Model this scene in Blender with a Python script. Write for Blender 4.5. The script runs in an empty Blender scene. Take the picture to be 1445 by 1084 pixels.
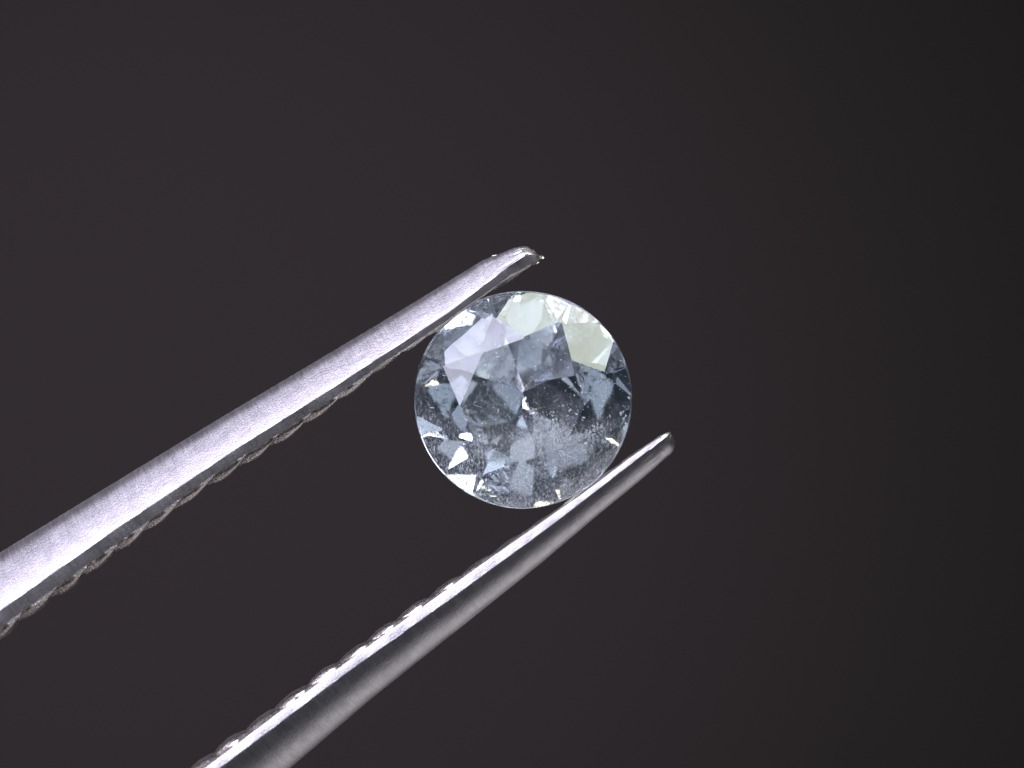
import bpy, bmesh, math, random
from mathutils import Vector, Matrix

random.seed(11)
MM = 0.001                       # the place is built at real size: a 6 mm stone
R = math.radians
scene = bpy.context.scene
col = scene.collection

# ------------------------------------------------------------------ camera
D = 78.4                         # mm from the lens to the girdle plane
cd = bpy.data.cameras.new('camera')
cam = bpy.data.objects.new('camera', cd)
col.objects.link(cam)
cam.location = (0, 0, D * MM)
cd.lens = 100.0
cd.sensor_width = 36.0
cd.clip_start = 0.002
cd.clip_end = 5.0
cd.dof.use_dof = True
cd.dof.focus_distance = (D - 0.45) * MM
cd.dof.aperture_fstop = 45.0
scene.camera = cam

# ------------------------------------------------------------------ world and lamps
world = bpy.data.worlds.new('World')
scene.world = world
world.use_nodes = True
bg = world.node_tree.nodes['Background']
bg.inputs[0].default_value = (0.68, 0.80, 1.0, 1)
bg.inputs[1].default_value = 0.034

GEM = Vector((0.303, -0.430, 0.0))          # girdle centre in mm


def direction(tilt, az):
    t, a = R(tilt), R(az)
    return Vector((math.sin(t) * math.cos(a), math.sin(t) * math.sin(a), math.cos(t)))


def lamp(name, tilt, az, dist, sx, sy, radiance, colour, target=GEM, spin=0.0, spread=180):
    """a soft box: radiance is what it shows when looked at"""
    l = bpy.data.lights.new(name, 'AREA')
    l.shape = 'RECTANGLE'
    l.size, l.size_y = sx * MM, sy * MM
    l.energy = radiance * math.pi * (sx * MM) * (sy * MM)
    l.color = colour
    l.spread = R(spread)
    o = bpy.data.objects.new(name, l)
    col.objects.link(o)
    d = direction(tilt, az)
    o.location = (target + d * dist) * MM
    o.rotation_euler = (d.to_track_quat('Z', 'Y').to_matrix() @ Matrix.Rotation(R(spin), 3, 'Z')).to_euler()
    return o


lamp('softbox_lamp', 55, 135, 150, 138, 145, 7.5, (0.86, 0.82, 1.0))
lamp('panel_lamp', 70, 66, 150, 60, 175, 7.0, (0.95, 1.0, 0.82), spin=90)
lamp('fill_lamp', 10, 95, 300, 75, 60, 0.46, (0.76, 0.85, 1.0))  # added fills, no ceiling lights: this group brightens the stone's inner facets
lamp('fill_lamp', 27, 120, 260, 90, 60, 0.90, (0.80, 0.87, 1.0))
lamp('fill_lamp', 30, 60, 260, 50, 60, 0.40, (0.80, 0.90, 1.0))
lamp('fill_lamp', 25, 10, 260, 60, 100, 0.35, (0.78, 0.86, 1.0))
lamp('fill_lamp', 16, -40, 300, 30, 30, 1.2, (0.80, 0.87, 1.0))
lamp('front_fill_lamp', 9, -138, 320, 72, 56, 0.52, (0.88, 0.91, 1.0), spin=20)  # added fill near the view axis, no window: lightens the upper table
lamp('glint_lamp', 36, -112, 170, 26, 26, 4.0, (1.0, 0.86, 0.60))  # added small warm light, out of view, for a yellow glint
lamp('rim_lamp', 118, -52, 110, 70, 70, 1.0, (0.97, 0.93, 0.93))

sl = bpy.data.lights.new('backdrop_lamp', 'SPOT')      # added unseen spot that washes the left of the backdrop
sl.energy = 1.2
sl.color = (1.0, 0.78, 1.16)
sl.spot_size = R(62)
sl.spot_blend = 1.0
sl.shadow_soft_size = 6 * MM
so = bpy.data.objects.new('backdrop_lamp', sl)
col.objects.link(so)
so.location = Vector((-75, 5, -60)) * MM
so.rotation_euler = (Vector((-75, 5, -60)) - Vector((-46, -8, -300))).to_track_quat('Z', 'Y').to_euler()

vs = scene.view_settings
vs.view_transform = 'Standard'
vs.look = 'None'
vs.exposure = 0.0
vs.gamma = 1.0
cy = scene.cycles
cy.max_bounces = 24
cy.transmission_bounces = 24
cy.glossy_bounces = 16
cy.sample_clamp_indirect = 0.0
cy.caustics_reflective = True
cy.caustics_refractive = True
cy.blur_glossy = 0.0


# ------------------------------------------------------------------ helpers
def link_mesh(name, verts, faces, mat, parent=None, smooth=False, angle=None, recalc=False):
    me = bpy.data.meshes.new(name)
    me.from_pydata([tuple(v) for v in verts], [], faces)
    if recalc:
        bm = bmesh.new()
        bm.from_mesh(me)
        bmesh.ops.recalc_face_normals(bm, faces=bm.faces)
        bm.to_mesh(me)
        bm.free()
    if smooth:
        me.polygons.foreach_set('use_smooth', [True] * len(me.polygons))
        if angle is not None:
            me.set_sharp_from_angle(angle=R(angle))
    me.update()
    me.materials.append(mat)
    o = bpy.data.objects.new(name, me)
    col.objects.link(o)
    if parent is not None:
        o.parent = parent
    return o


def nodes_of(name):
    m = bpy.data.materials.new(name)
    m.use_nodes = True
    nt = m.node_tree
    nt.nodes.clear()
    return m, nt, nt.nodes, nt.links


def interp(tab, s):
    if s <= tab[0][0]:
        return tab[0][1]
    for (a, va), (b, vb) in zip(tab, tab[1:]):
        if s <= b:
            f = (s - a) / (b - a)
            return va + (vb - va) * f
    (a, va), (b, vb) = tab[-2:]
    return vb + (vb - va) * (s - b) / (b - a)


# ------------------------------------------------------------------ materials
def mat_backdrop():
    m, nt, N, L = nodes_of('backdrop_paper')
    out = N.new('ShaderNodeOutputMaterial')
    b = N.new('ShaderNodeBsdfPrincipled')
    b.inputs['Base Color'].default_value = (0.036, 0.0335, 0.0295, 1)
    b.inputs['Roughness'].default_value = 0.9
    b.inputs['Specular IOR Level'].default_value = 0.1
    L.new(b.outputs[0], out.inputs[0])
    return m


def mat_steel(name, rough, base, grind=0.35):
    """ground steel: fine marks run across the arm (local Y), sparse pits"""
    m, nt, N, L = nodes_of(name)
    out = N.new('ShaderNodeOutputMaterial')
    b = N.new('ShaderNodeBsdfPrincipled')
    b.inputs['Metallic'].default_value = 1.0
    tc = N.new('ShaderNodeTexCoord')
    sc = N.new('ShaderNodeMapping')
    sc.inputs['Scale'].default_value = (1 / MM, 1 / MM, 1 / MM)
    L.new(tc.outputs['Object'], sc.inputs['Vector'])
    st = N.new('ShaderNodeMapping')                       # grind lines
    st.inputs['Scale'].default_value = (15.0, 1.6, 1.6)
    st.inputs['Rotation'].default_value = (0, 0, R(6))
    L.new(sc.outputs[0], st.inputs['Vector'])
    n1 = N.new('ShaderNodeTexNoise')
    n1.inputs['Scale'].default_value = 1.0
    n1.inputs['Detail'].default_value = 4.0
    L.new(st.outputs[0], n1.inputs['Vector'])
    n2 = N.new('ShaderNodeTexNoise')                      # grain
    n2.inputs['Scale'].default_value = 15.0
    n2.inputs['Detail'].default_value = 3.0
    L.new(sc.outputs[0], n2.inputs['Vector'])
    add = N.new('ShaderNodeMath')
    add.operation = 'MULTIPLY_ADD'
    add.inputs[1].default_value = 0.55
    L.new(n1.outputs[0], add.inputs[0])
    L.new(n2.outputs[0], add.inputs[2])
    bump = N.new('ShaderNodeBump')
    bump.inputs['Strength'].default_value = grind
    bump.inputs['Distance'].default_value = 0.035 * MM
    L.new(add.outputs[0], bump.inputs['Height'])
    L.new(bump.outputs[0], b.inputs['Normal'])
    mr = N.new('ShaderNodeMapRange')
    mr.inputs['From Min'].default_value = 0.3
    mr.inputs['From Max'].default_value = 0.75
    mr.inputs['To Min'].default_value = rough - 0.04
    mr.inputs['To Max'].default_value = rough + 0.05
    L.new(n1.outputs[0], mr.inputs[0])
    L.new(mr.outputs[0], b.inputs['Roughness'])
    n3 = N.new('ShaderNodeTexNoise')                      # faint stains
    n3.inputs['Scale'].default_value = 2.2
    n3.inputs['Detail'].default_value = 5.0
    L.new(sc.outputs[0], n3.inputs['Vector'])
    cr = N.new('ShaderNodeValToRGB')
    cr.color_ramp.elements[0].position = 0.3
    cr.color_ramp.elements[0].color = (base[0] * .8, base[1] * .8, base[2] * .8, 1)
    cr.color_ramp.elements[1].position = 0.7
    cr.color_ramp.elements[1].color = (*base, 1)
    L.new(n3.outputs[0], cr.inputs[0])
    L.new(cr.outputs[0], b.inputs['Base Color'])
    L.new(b.outputs[0], out.inputs[0])
    return m


IOR = 1.70


def mat_gem(name, film=0.0, scratch=0.02, frost=0.0, tint=(0.94, 0.965, 0.995)):
    """clear stone; film = amount of dust and polishing residue caught on the facets"""
    m, nt, N, L = nodes_of(name)
    out = N.new('ShaderNodeOutputMaterial')
    g = N.new('ShaderNodeBsdfGlass')
    g.inputs['Color'].default_value = (*tint, 1)
    g.inputs['Roughness'].default_value = frost
    g.inputs['IOR'].default_value = IOR
    tc = N.new('ShaderNodeTexCoord')
    sc = N.new('ShaderNodeMapping')
    sc.inputs['Scale'].default_value = (1 / MM, 1 / MM, 1 / MM)
    L.new(tc.outputs['Object'], sc.inputs['Vector'])
    if scratch:
        nb = N.new('ShaderNodeTexNoise')
        nb.inputs['Scale'].default_value = 3.0
        nb.inputs['Detail'].default_value = 3.0
        L.new(sc.outputs[0], nb.inputs['Vector'])
        bump = N.new('ShaderNodeBump')
        bump.inputs['Strength'].default_value = scratch
        bump.inputs['Distance'].default_value = 0.2 * MM
        L.new(nb.outputs[0], bump.inputs['Height'])
        L.new(bump.outputs[0], g.inputs['Normal'])
    if film <= 0:
        L.new(g.outputs[0], out.inputs[0])
        return m
    # fine specks
    sp = N.new('ShaderNodeMapping')
    sp.inputs['Rotation'].default_value = (0, 0, R(-20))
    sp.inputs['Scale'].default_value = (17.0, 7.0, 12.0)
    L.new(sc.outputs[0], sp.inputs['Vector'])
    n1 = N.new('ShaderNodeTexNoise')
    n1.inputs['Scale'].default_value = 1.0
    n1.inputs['Detail'].default_value = 5.0
    n1.inputs['Roughness'].default_value = 0.7
    L.new(sp.outputs[0], n1.inputs['Vector'])
    r1 = N.new('ShaderNodeMapRange')
    r1.inputs['From Min'].default_value = 0.50
    r1.inputs['From Max'].default_value = 0.66
    r1.inputs['To Min'].default_value = 0.10
    L.new(n1.outputs[0], r1.inputs[0])
    # where it gathers: cloudy patches, more of them towards the stone's -Y rim
    n2 = N.new('ShaderNodeTexNoise')
    n2.inputs['Scale'].default_value = 0.85
    n2.inputs['Detail'].default_value = 4.0
    L.new(sc.outputs[0], n2.inputs['Vector'])
    sep = N.new('ShaderNodeSeparateXYZ')
    L.new(sc.outputs[0], sep.inputs[0])
    gr = N.new('ShaderNodeMath')
    gr.operation = 'MULTIPLY_ADD'
    gr.inputs[1].default_value = -0.16
    gr.inputs[2].default_value = -0.08
    L.new(sep.outputs['Y'], gr.inputs[0])
    ad = N.new('ShaderNodeMath')
    ad.operation = 'ADD'
    L.new(n2.outputs[0], ad.inputs[0])
    L.new(gr.outputs[0], ad.inputs[1])
    r2 = N.new('ShaderNodeMapRange')
    r2.inputs['From Min'].default_value = 0.45
    r2.inputs['From Max'].default_value = 0.72
    r2.inputs['To Min'].default_value = 0.0
    L.new(ad.outputs[0], r2.inputs[0])
    mu = N.new('ShaderNodeMath')
    mu.operation = 'MULTIPLY'
    L.new(r1.outputs[0], mu.inputs[0])
    L.new(r2.outputs[0], mu.inputs[1])
    mu2 = N.new('ShaderNodeMath')
    mu2.operation = 'MULTIPLY'
    mu2.use_clamp = True
    mu2.inputs[1].default_value = film
    L.new(mu.outputs[0], mu2.inputs[0])
    d = N.new('ShaderNodeBsdfDiffuse')
    d.inputs['Color'].default_value = (0.80, 0.83, 0.88, 1)
    t = N.new('ShaderNodeBsdfTranslucent')
    t.inputs['Color'].default_value = (0.80, 0.83, 0.88, 1)
    mx = N.new('ShaderNodeMixShader')
    mx.inputs[0].default_value = 0.5
    L.new(d.outputs[0], mx.inputs[1])
    L.new(t.outputs[0], mx.inputs[2])
    fin = N.new('ShaderNodeMixShader')
    L.new(mu2.outputs[0], fin.inputs[0])
    L.new(g.outputs[0], fin.inputs[1])
    L.new(mx.outputs[0], fin.inputs[2])
    L.new(fin.outputs[0], out.inputs[0])
    return m


def mat_speck(name, colour, trans=0.4):
    m, nt, N, L = nodes_of(name)
    out = N.new('ShaderNodeOutputMaterial')
    d = N.new('ShaderNodeBsdfDiffuse')
    d.inputs['Color'].default_value = (*colour, 1)
    t = N.new('ShaderNodeBsdfTranslucent')
    t.inputs['Color'].default_value = (*colour, 1)
    mx = N.new('ShaderNodeMixShader')
    mx.inputs[0].default_value = trans
    L.new(d.outputs[0], mx.inputs[1])
    L.new(t.outputs[0], mx.inputs[2])
    L.new(mx.outputs[0], out.inputs[0])
    return m


M_BACK = mat_backdrop()
M_STEEL = mat_steel('ground_steel', 0.44, (0.59, 0.57, 0.615), 0.20)
M_TEETH = mat_steel('worn_steel', 0.36, (0.58, 0.53, 0.51), 0.5)
M_TABLE = mat_gem('polished_stone_table', film=0.7, scratch=0.01)
M_CROWN = mat_gem('polished_stone_crown', film=1.0, scratch=0.01)
M_PAV = mat_gem('polished_stone_pavilion', film=0.8, scratch=0.012)
M_GIRDLE = mat_gem('bruted_stone_girdle', film=0.0, scratch=0.0, frost=0.35)
M_DUST = mat_speck('dust', (0.75, 0.77, 0.8))
M_INCL = mat_speck('inclusion_crystal', (0.94, 0.96, 0.99), 0.15)

# ------------------------------------------------------------------ setting: a dark paper backdrop, far out of focus
S = 700
bz = -300
link = link_mesh('backdrop', [(-S * MM, -S * MM, bz * MM), (S * MM, -S * MM, bz * MM), (S * MM, S * MM, bz * MM), (-S * MM, S * MM, bz * MM)],
                 [(0, 1, 2, 3)], M_BACK)
link['kind'] = 'structure'
link['label'] = 'plain dark charcoal backdrop far behind the stone'

# ------------------------------------------------------------------ the stone
def empty(name, loc):
    e = bpy.data.objects.new(name, None)
    e.empty_display_size = 2 * MM
    col.objects.link(e)
    e.location = loc
    return e


gem = empty('gemstone', GEM * MM)
gem.rotation_euler = (R(1.5), R(-1.0), 0)
gem['label'] = 'round faceted pale blue gemstone gripped between the two steel jaws'
gem['category'] = 'gemstone'

RG = 3.0                                       # girdle radius, mm
planes = []                                    # (kind, normal, offset): inside where n.p <= offset


def plane(kind, tilt, az, point):
    n = direction(tilt, az)
    planes.append((kind, n, n.dot(point)))


def ring(r, az, z):
    return Vector((r * math.cos(R(az)), r * math.sin(R(az)), z))


G = 0.018                                      # half thickness of the girdle (radius = 1)
TZ = 0.305                                     # table height above the girdle
AZ = [-4, 39, 89, 130, 184, 217, 268, 312]     # bezel azimuths, cut by eye as on the stone
mids = [(a + (AZ[(i + 1) % 8] + (360 if i == 7 else 0))) / 2 for i, a in enumerate(AZ)]
half = [((AZ[(i + 1) % 8] + (360 if i == 7 else 0)) - a) / 2 for i, a in enumerate(AZ)]
plane('table', 0, 0, Vector((0, 0, G + TZ)))
rnd = random.Random(5)
BT = [35.0] * 8
for i, a in enumerate(AZ):
    plane('bezel', BT[i] + rnd.uniform(-.8, .8), a, ring(1.0, a, G))
for i, a in enumerate(mids):
    h = half[i]
    rt = (1 - TZ / math.tan(R(35)))            # table vertex radius
    inner = rt * math.cos(R(h))
    ra = 0.79
    za = G + (1 - ra * math.cos(R(h))) * math.tan(R(35))
    tilt = math.degrees(math.atan2(G + TZ - za, ra - inner))
    plane('star', tilt + rnd.uniform(-.6, .6), a, ring(inner, a, G + TZ))
    for sgn in (-1, 1):
        az = a + sgn * h * 0.5
        r2 = ra * math.cos(R(h * 0.5))
        t2 = math.degrees(math.atan2(za - G, 1.0 - r2))
        plane('break', t2, az, ring(1.0, az, G))
PAV = 41.0
rnd = random.Random(21)
PT = [rnd.uniform(-2.6, 2.6) for _ in range(8)]
POFF = [rnd.uniform(-3, 3) for _ in range(8)]
for i, a in enumerate(AZ):
    a2 = a + POFF[i]
    plane('main', 180 - (PAV + PT[i]), a2, ring(1.0, a2, -G))
for i, a in enumerate(mids):
    for sgn in (-1, 1):
        az = a + sgn * half[i] * 0.5
        plane('lower', 180 - (PAV + 2.4 + rnd.uniform(-.3, .5)), az, ring(1.0, az, -G))
for k in range(96):                            # the girdle: a narrow faceted drum with both lips rubbed off
    a = k * 360 / 96
    w = 1.0 + 0.0015 * math.sin(R(3 * a)) + 0.001 * math.sin(R(7 * a + 40))
    plane('girdle', 90, a, ring(w, a, 0))
    plane('girdle', 62, a, ring(w, a, 0.008))


def clip(poly, n, d, eps=1e-9):
    out = []
    for i, p in enumerate(poly):
        q = poly[(i + 1) % len(poly)]
        a, b = n.dot(p) - d, n.dot(q) - d
        if a <= eps:
            out.append(p)
        if (a < -eps and b > eps) or (a > eps and b < -eps):
            out.append(p + (q - p) * (a / (a - b)))
    return out


polys = []
for i, (kind, n, d) in enumerate(planes):
    u = n.orthogonal().normalized()
    v = n.cross(u)
    c = n * d
    poly = [c + u * 3 + v * 3, c - u * 3 + v * 3, c - u * 3 - v * 3, c + u * 3 - v * 3]
    for j, (k2, n2, d2) in enumerate(planes):
        if j != i:
            poly = clip(poly, n2, d2)
            if len(poly) < 3:
                break
    if len(poly) < 3:
        continue
    nn = Vector()
    for a in range(len(poly)):
        nn += poly[a].cross(poly[(a + 1) % len(poly)])
    if nn.length < 1e-7:
        continue
    if nn.dot(n) < 0:
        poly.reverse()
    polys.append((kind, n, poly))

weld = {}


def welded(p):                                 # exactly shared corners keep the solid closed
    key = (round(p.x / 2e-5), round(p.y / 2e-5), round(p.z / 2e-5))
    for dx in (-1, 0, 1):
        for dy in (-1, 0, 1):
            for dz in (-1, 0, 1):
                q = weld.get((key[0] + dx, key[1] + dy, key[2] + dz))
                if q is not None:
                    return q
    weld[key] = p
    return p


NAMES = {'table': ('table_facet', M_TABLE), 'bezel': ('bezel_facet', M_CROWN), 'star': ('star_facet', M_CROWN),
         'break': ('break_facet', M_CROWN), 'main': ('pavilion_facet', M_PAV), 'lower': ('pavilion_break_facet', M_PAV)}
gverts, gfaces = [], []
crown_polys = []
for kind, n, poly in polys:
    pts = []
    for p in poly:
        q = welded(p)
        if not pts or (q - pts[-1]).length > 1e-9:
            pts.append(q)
    if (pts[0] - pts[-1]).length < 1e-9:
        pts.pop()
    if len(pts) < 3:
        continue
    pts = [p * (RG * MM) for p in pts]
    if kind == 'girdle':
        b = len(gverts)
        gverts += pts
        gfaces.append(tuple(range(b, b + len(pts))))
        continue
    nm, mat = NAMES[kind]
    link_mesh(nm, pts, [tuple(range(len(pts)))], mat, gem)
    if kind in ('table', 'bezel', 'star', 'break'):
        crown_polys.append((n, pts))
link_mesh('girdle', gverts, gfaces, M_GIRDLE, gem)


def speck_mesh(name, items, mat, parent, kind='stuff'):
    """items: (centre, normal, size, elongation, flatness) -> little irregular chips"""
    V, F = [], []
    for c, n, s, el, fl in items:
        u = n.orthogonal().normalized()
        u = Matrix.Rotation(random.uniform(0, 6.28), 3, n) @ u
        v = n.cross(u)
        k = 5
        b = len(V)
        for i in range(k):
            a = i * 2 * math.pi / k + random.uniform(-.4, .4)
            r = s * random.uniform(.6, 1.2)
            V.append(c + u * (r * el * math.cos(a)) + v * (r * math.sin(a)))
        V.append(c + n * (s * fl))
        V.append(c - n * (s * fl))
        for i in range(k):
            F.append((b + i, b + (i + 1) % k, b + k))
            F.append((b + (i + 1) % k, b + i, b + k + 1))
    o = link_mesh(name, V, F, mat, parent)
    o['kind'] = kind
    return o


# dust lying on the crown
items = []
rd = random.Random(3)
total = []
for n, pts in crown_polys:
    for i in range(1, len(pts) - 1):
        a, b, c = pts[0], pts[i], pts[i + 1]
        total.append(((b - a).cross(c - a).length, n, a, b, c))
W = sum(t[0] for t in total)
for _ in range(1500):
    x = rd.uniform(0, W)
    for t in total:
        x -= t[0]
        if x <= 0:
            break
    _, n, a, b, c = t
    r1, r2 = math.sqrt(rd.random()), rd.random()
    p = a * (1 - r1) + b * (r1 * (1 - r2)) + c * (r1 * r2)
    bias = 0.25 + 0.75 * min(1, max(0, (0.9 * MM - p.y + 0.35 * p.x) / (2.6 * MM)))
    if rd.random() > bias:
        continue
    s = (0.006 + 0.012 * rd.random() ** 3) * MM
    el = 1.0 if rd.random() < .85 else rd.uniform(2, 8)
    items.append((p + n * (s * .5), n, s, el, .5))
for _ in range(26):                             # hairline scratches across the table
    a = rd.uniform(0, 6.28)
    r = rd.uniform(.1, 1.5)
    p = Vector((r * math.cos(a) + .2, r * math.sin(a) - .3, (G + TZ) * RG + .001))
    if p.xy.length < 1.5:
        items.append((p * MM, Vector((0, 0, 1)), .0045 * MM, rd.uniform(12, 40), .3))
speck_mesh('dust_specks', items, M_DUST, gem)

# crystals and healed fractures inside the stone
items = []
def rv():
    return Vector((rd.gauss(0, 1), rd.gauss(0, 1), rd.gauss(0, 1))).normalized()
for _ in range(300):                            # a string of tiny crystals running down from the culet
    f = rd.random()
    p = Vector((0.25 + 0.75 * f + rd.gauss(0, .07), -0.25 - 1.5 * f, -0.15 - .1 * rd.random()))
    s = (0.016 + 0.045 * rd.random() ** 3)
    items.append((p * MM, rv(), s * MM, 1.3, .7))
for _ in range(380):                            # a loose cloud to the right of it
    p = Vector((0.95 + rd.gauss(0, .55), -0.85 + rd.gauss(0, .5), -0.25 + rd.gauss(0, .15)))
    if p.xy.length > 2.2 or p.z < -0.7:
        continue
    s = (0.008 + 0.035 * rd.random() ** 5)
    items.append((p * MM, rv(), s * MM, 1.5, .5))
for (x0, y0, x1, y1, z, cnt) in ((0.9, -1.15, 2.0, -0.75, -.1, 150), (0.6, -1.75, 1.7, -1.35, 0.0, 140), (0.3, -0.3, 0.5, -1.6, -.2, 90)):
    for _ in range(cnt):                        # feathers
        f = rd.random()
        p = Vector((x0 + (x1 - x0) * f + rd.gauss(0, .05), y0 + (y1 - y0) * f + rd.gauss(0, .08), z + rd.gauss(0, .04)))
        s = 0.009 + 0.03 * rd.random() ** 2
        items.append((p * MM, (Vector((.3, -.5, 1)) + rv() * .4).normalized(), s * MM, 1.8, .15))
speck_mesh('inclusions', items, M_INCL, gem)

# ------------------------------------------------------------------ the tweezers
tw = empty('tweezers', Vector((-24, -17, 0)) * MM)
tw['label'] = 'pair of ground steel tweezers with serrated jaws holding the gemstone'
tw['category'] = 'tweezers'
LEN = 32.0


def build_arm(tip, ang, upper, T):
    """T: tables along s (mm from the tip): out = outer silhouette, edge = corner between side and back,
    inner = near lip of the gripping face, hz = half width across, zc = height of the centre line"""
    a = R(ang)
    if upper:
        ax = Vector((math.cos(a), math.sin(a), 0))
        ay = Vector((-math.sin(a), math.cos(a), 0))
        sx = -1
    else:
        ax = Vector((-math.cos(a), -math.sin(a), 0))
        ay = Vector((math.sin(a), -math.cos(a), 0))
        sx = 1
    rr = random.Random(7 if upper else 8)
    V, F = [], []
    ss = [0, .02, .05, .1, .16, .24, .34, .46, .6]
    while ss[-1] < LEN:
        ss.append(ss[-1] + 0.16)
    NO = 14
    ringn = None
    for s in ss:
        to, te, ti = interp(T['out'], s), interp(T['edge'], s), interp(T['inner'], s)
        hz, zc = interp(T['hz'], s), interp(T['zc'], s)
        w = te - ti
        lean = T['lean'] * w
        prof = []
        prof.append((ti, hz - lean))
        fr = min(.02, .2 * w)                        # the corner is worn into a narrow land
        prof.append((te - fr, hz - .35 * fr * T['lean']))
        prof.append((te - .3 * fr, hz + .02 * fr))
        # the back: a nearly flat ground face that rolls over at the far edge
        zz, tt = hz, te
        prof.append((tt, zz))
        for i in range(NO):
            f = (i + .5) / NO
            if f < T['flat']:
                tl = T['a0'] + (T['a1'] - T['a0']) * f / T['flat']
            else:
                tl = T['a1'] + (80 - T['a1']) * (f - T['flat']) / (1 - T['flat'])
            tt += (to - te) / NO
            zz -= (to - te) / NO * math.tan(R(tl))
            prof.append((tt, zz))
        zb = prof[-1][1]
        zf = min(-hz, zb - .3 * hz)
        prof.append((to - .02, zb - hz * .15))
        prof.append((te + .4 * (to - te), zf))
        prof.append((te, zf))
        prof.append((ti, -hz + lean))
        prof.append((ti, 0))
        # tip: the section shrinks into a blunt rounded end
        f = min(1.0, (s + .015) / T['tipr'])
        sh = math.sqrt(max(0, 1 - (1 - f) ** 2))
        ct, cz = T['tipt'], 0.0
        ringn = len(prof)
        for k, (t, z) in enumerate(prof):
            jit = 0.006 * rr.gauss(0, 1) if s < 1.0 else 0.0015 * rr.gauss(0, 1)
            V.append(Vector((sx * s, ct + (t - ct) * sh + jit * .6, zc + cz + (z - cz) * sh + jit)) * MM)
    for i in range(len(ss) - 1):
        for k in range(ringn):
            k2 = (k + 1) % ringn
            F.append((i * ringn + k, i * ringn + k2, (i + 1) * ringn + k2, (i + 1) * ringn + k))
    F.append(tuple(range(ringn)))
    F.append(tuple(range((len(ss) - 1) * ringn, len(ss) * ringn)))
    o = link_mesh('arm', V, F, M_STEEL, tw, smooth=True, angle=24, recalc=True)
    # world placement of the local frame (the Empty only carries a translation)
    tipw = Vector((tip[0], tip[1], 0)) * MM
    rot = Matrix((ax, ay, Vector((0, 0, 1)))).transposed().to_4x4()
    o.matrix_local = Matrix.Translation(tipw - tw.location) @ rot

    # gripping ridges, one after another along the jaw
    s0 = T['tooth0']
    while s0 < T['toothend']:
        P = 1.03 * rr.uniform(.93, 1.07)
        NS = 10
        vl = [0, .03, .06, .10, .15, .35, .7, 1.0]
        NZ = len(vl) - 1
        amp = interp(T['amp'], s0) * rr.uniform(.8, 1.2)
        bul = interp(T['bulge'], s0)
        tv, tf = [], []
        for j, v in enumerate(vl):
            lip = min(1.0, v / .12)
            for i in range(NS + 1):
                u = i / NS
                s = s0 + u * P
                hz, zc = interp(T['hz'], s), interp(T['zc'], s)
                w = interp(T['edge'], s) - interp(T['inner'], s)
                lean = T['lean'] * w
                zt = (hz - lean) * (1 - 2 * v) * 0.996
                s_sh = s + T['skew'] * P * lip           # the worn lip runs off obliquely
                bump = amp * (math.sin(math.pi * u ** 0.75) ** 0.8 if 0 < u < 1 else 0)
                bump *= (.55 + .45 * lip) * (1 if v < 1 else .6)
                t = interp(T['inner'], s) - 0.010 - bump - bul * math.sin(lip * math.pi / 2) + rr.gauss(0, .005)
                tv.append(Vector((sx * s_sh, t, zc + zt)) * MM)
        nw = NS + 1
        for j in range(NZ):
            for i in range(NS):
                tf.append((j * nw + i, j * nw + i + 1, (j + 1) * nw + i + 1, (j + 1) * nw + i))
        # skirt down into the jaw
        loop = [i for i in range(nw)] + [j * nw + NS for j in range(1, NZ + 1)] + \
               [NZ * nw + i for i in range(NS - 1, -1, -1)] + [j * nw for j in range(NZ - 1, 0, -1)]
        b = len(tv)
        for q in loop:
            p = tv[q]
            tv.append(Vector((p.x, (interp(T['inner'], sx * p.x / MM) + .05) * MM, p.z)))
        m = len(loop)
        for q in range(m):
            tf.append((loop[q], loop[(q + 1) % m], b + (q + 1) % m, b + q))
        tf.append(tuple(b + q for q in range(m)))
        r = link_mesh('ridge', tv, tf, M_TEETH, o, smooth=True, angle=50, recalc=True)
        s0 += P
    return o


up = dict(out=[(0, .28), (.15, .46), (.4, .59), (1.4, .77), (5, .77), (10, .81), (17, .78), (32, .9)],
          edge=[(0, .08), (.3, .25), (.9, .22), (3, 0.0), (7, -.13), (9.6, -.18), (13.7, -.36), (17.8, -.66), (32, -1.5)],
          inner=[(0, -.06), (.4, -.03), (.9, .0), (3, -.15), (5.2, -.24), (7, -.38), (10.7, -.47), (14, -.72), (18, -1.05), (32, -2.1)],
          hz=[(0, .45), (2, .7), (5, .75), (12, .85), (18, 1.15), (32, 1.7)],
          zc=[(0, 0.0), (4, 0.0), (18, 1.2), (32, 3.0)],
          amp=[(0, .06), (5, .11), (18, .14)], bulge=[(0, .03), (2, .02), (4, .02), (7, .10), (18, .12)],
          lean=.3, a0=42, a1=50, flat=.78, tipr=.20, tipt=.04, tooth0=.3, toothend=19, skew=.5)
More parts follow.
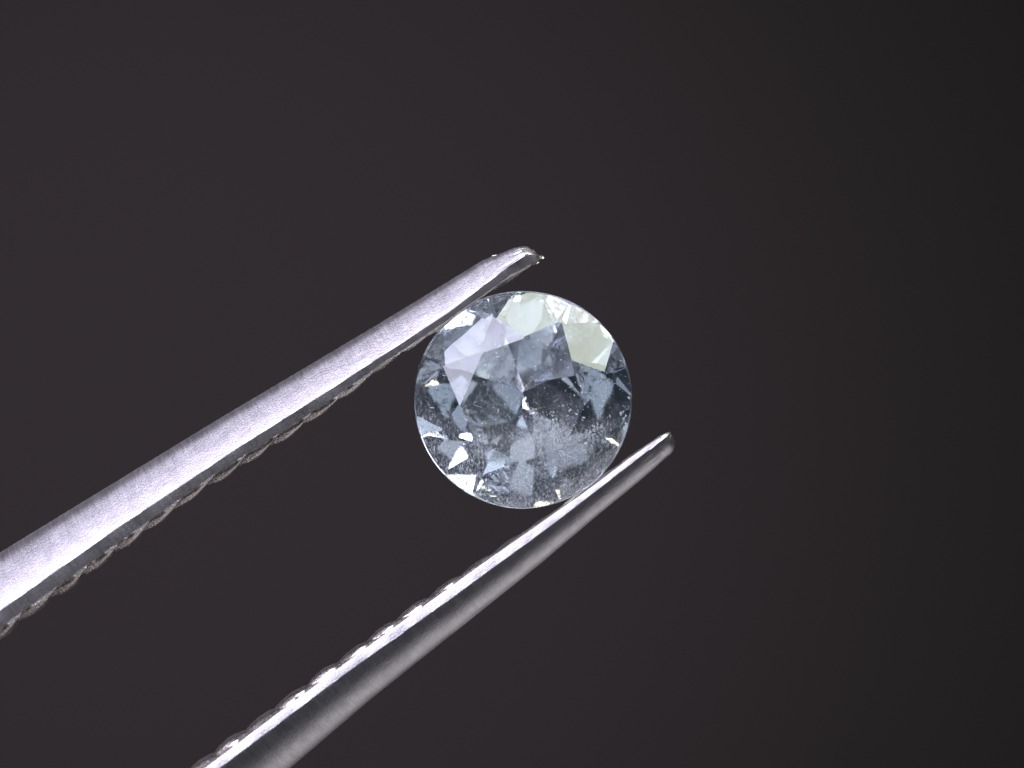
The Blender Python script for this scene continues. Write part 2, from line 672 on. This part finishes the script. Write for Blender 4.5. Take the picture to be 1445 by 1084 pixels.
lo = dict(out=[(0, .5), (.4, .45), (1.4, .52), (3, .57), (5, .67), (11, .77), (16, 1.02), (32, 1.7)],
          edge=[(0, -.02), (1.2, -.03), (4, -.02), (7.6, -.13), (11, -.28), (15, -.34), (32, -.9)],
          inner=[(0, -.12), (1.2, -.17), (3, -.19), (6.4, -.36), (9.6, -.47), (13, -.55), (16, -.6), (32, -1.5)],
          hz=[(0, .38), (5, .55), (12, .85), (18, 1.15), (32, 1.7)],
          zc=[(0, 0.0), (4, 0.0), (18, 1.2), (32, 3.0)],
          amp=[(0, .04), (5, .085), (18, .12)], bulge=[(0, .02), (2, .0), (4, .01), (7, .07), (18, .1)],
          lean=.27, a0=24, a1=62, flat=.8, tipr=.42, tipt=-.02, tooth0=.3, toothend=19, skew=.5)
upper = build_arm(((762 - 722.5) / 51.2, (542 - 364) / 51.2), 31.3, True, up)
lower = build_arm(((947 - 722.5) / 51.2, (542 - 612) / 51.2), 37.5, False, lo)

# bits of raised metal left on the worn tip of one arm
rb = random.Random(21)


def burr(parent, c, axis, length, width, n=7):
    axis = axis.normalized()
    u = axis.orthogonal().normalized()
    v = axis.cross(u)
    V, F = [], []
    for i in range(n):
        f = i / (n - 1)
        r = width * (math.sin(math.pi * (.12 + .8 * f)) ** .6) * rb.uniform(.7, 1.2)
        p = c + axis * (length * (f - .5)) + u * rb.gauss(0, width * .25) + v * rb.gauss(0, width * .25)
        for k in range(6):
            a = k * math.pi / 3
            q = r * rb.uniform(.7, 1.15)
            V.append((p + u * (q * math.cos(a)) + v * (q * math.sin(a))) * MM)
    for i in range(n - 1):
        for k in range(6):
            F.append((i * 6 + k, i * 6 + (k + 1) % 6, i * 6 + 6 + (k + 1) % 6, i * 6 + 6 + k))
    F.append(tuple(range(6)))
    F.append(tuple(range((n - 1) * 6, n * 6)))
    return link_mesh('burr', V, F, M_TEETH, parent, smooth=True, angle=40, recalc=True)


burr(upper, Vector((-0.03, 0.02, 0.02)), Vector((.5, -.25, .1)), .30, .075)
burr(upper, Vector((-0.10, 0.16, 0.18)), Vector((.2, .5, .1)), .26, .05)
burr(upper, Vector((-0.30, -0.06, 0.12)), Vector((1, -.1, .1)), .42, .05)
burr(upper, Vector((-0.99, 0.69, -0.25)), Vector((.85, -.45, .1)), .24, .028)
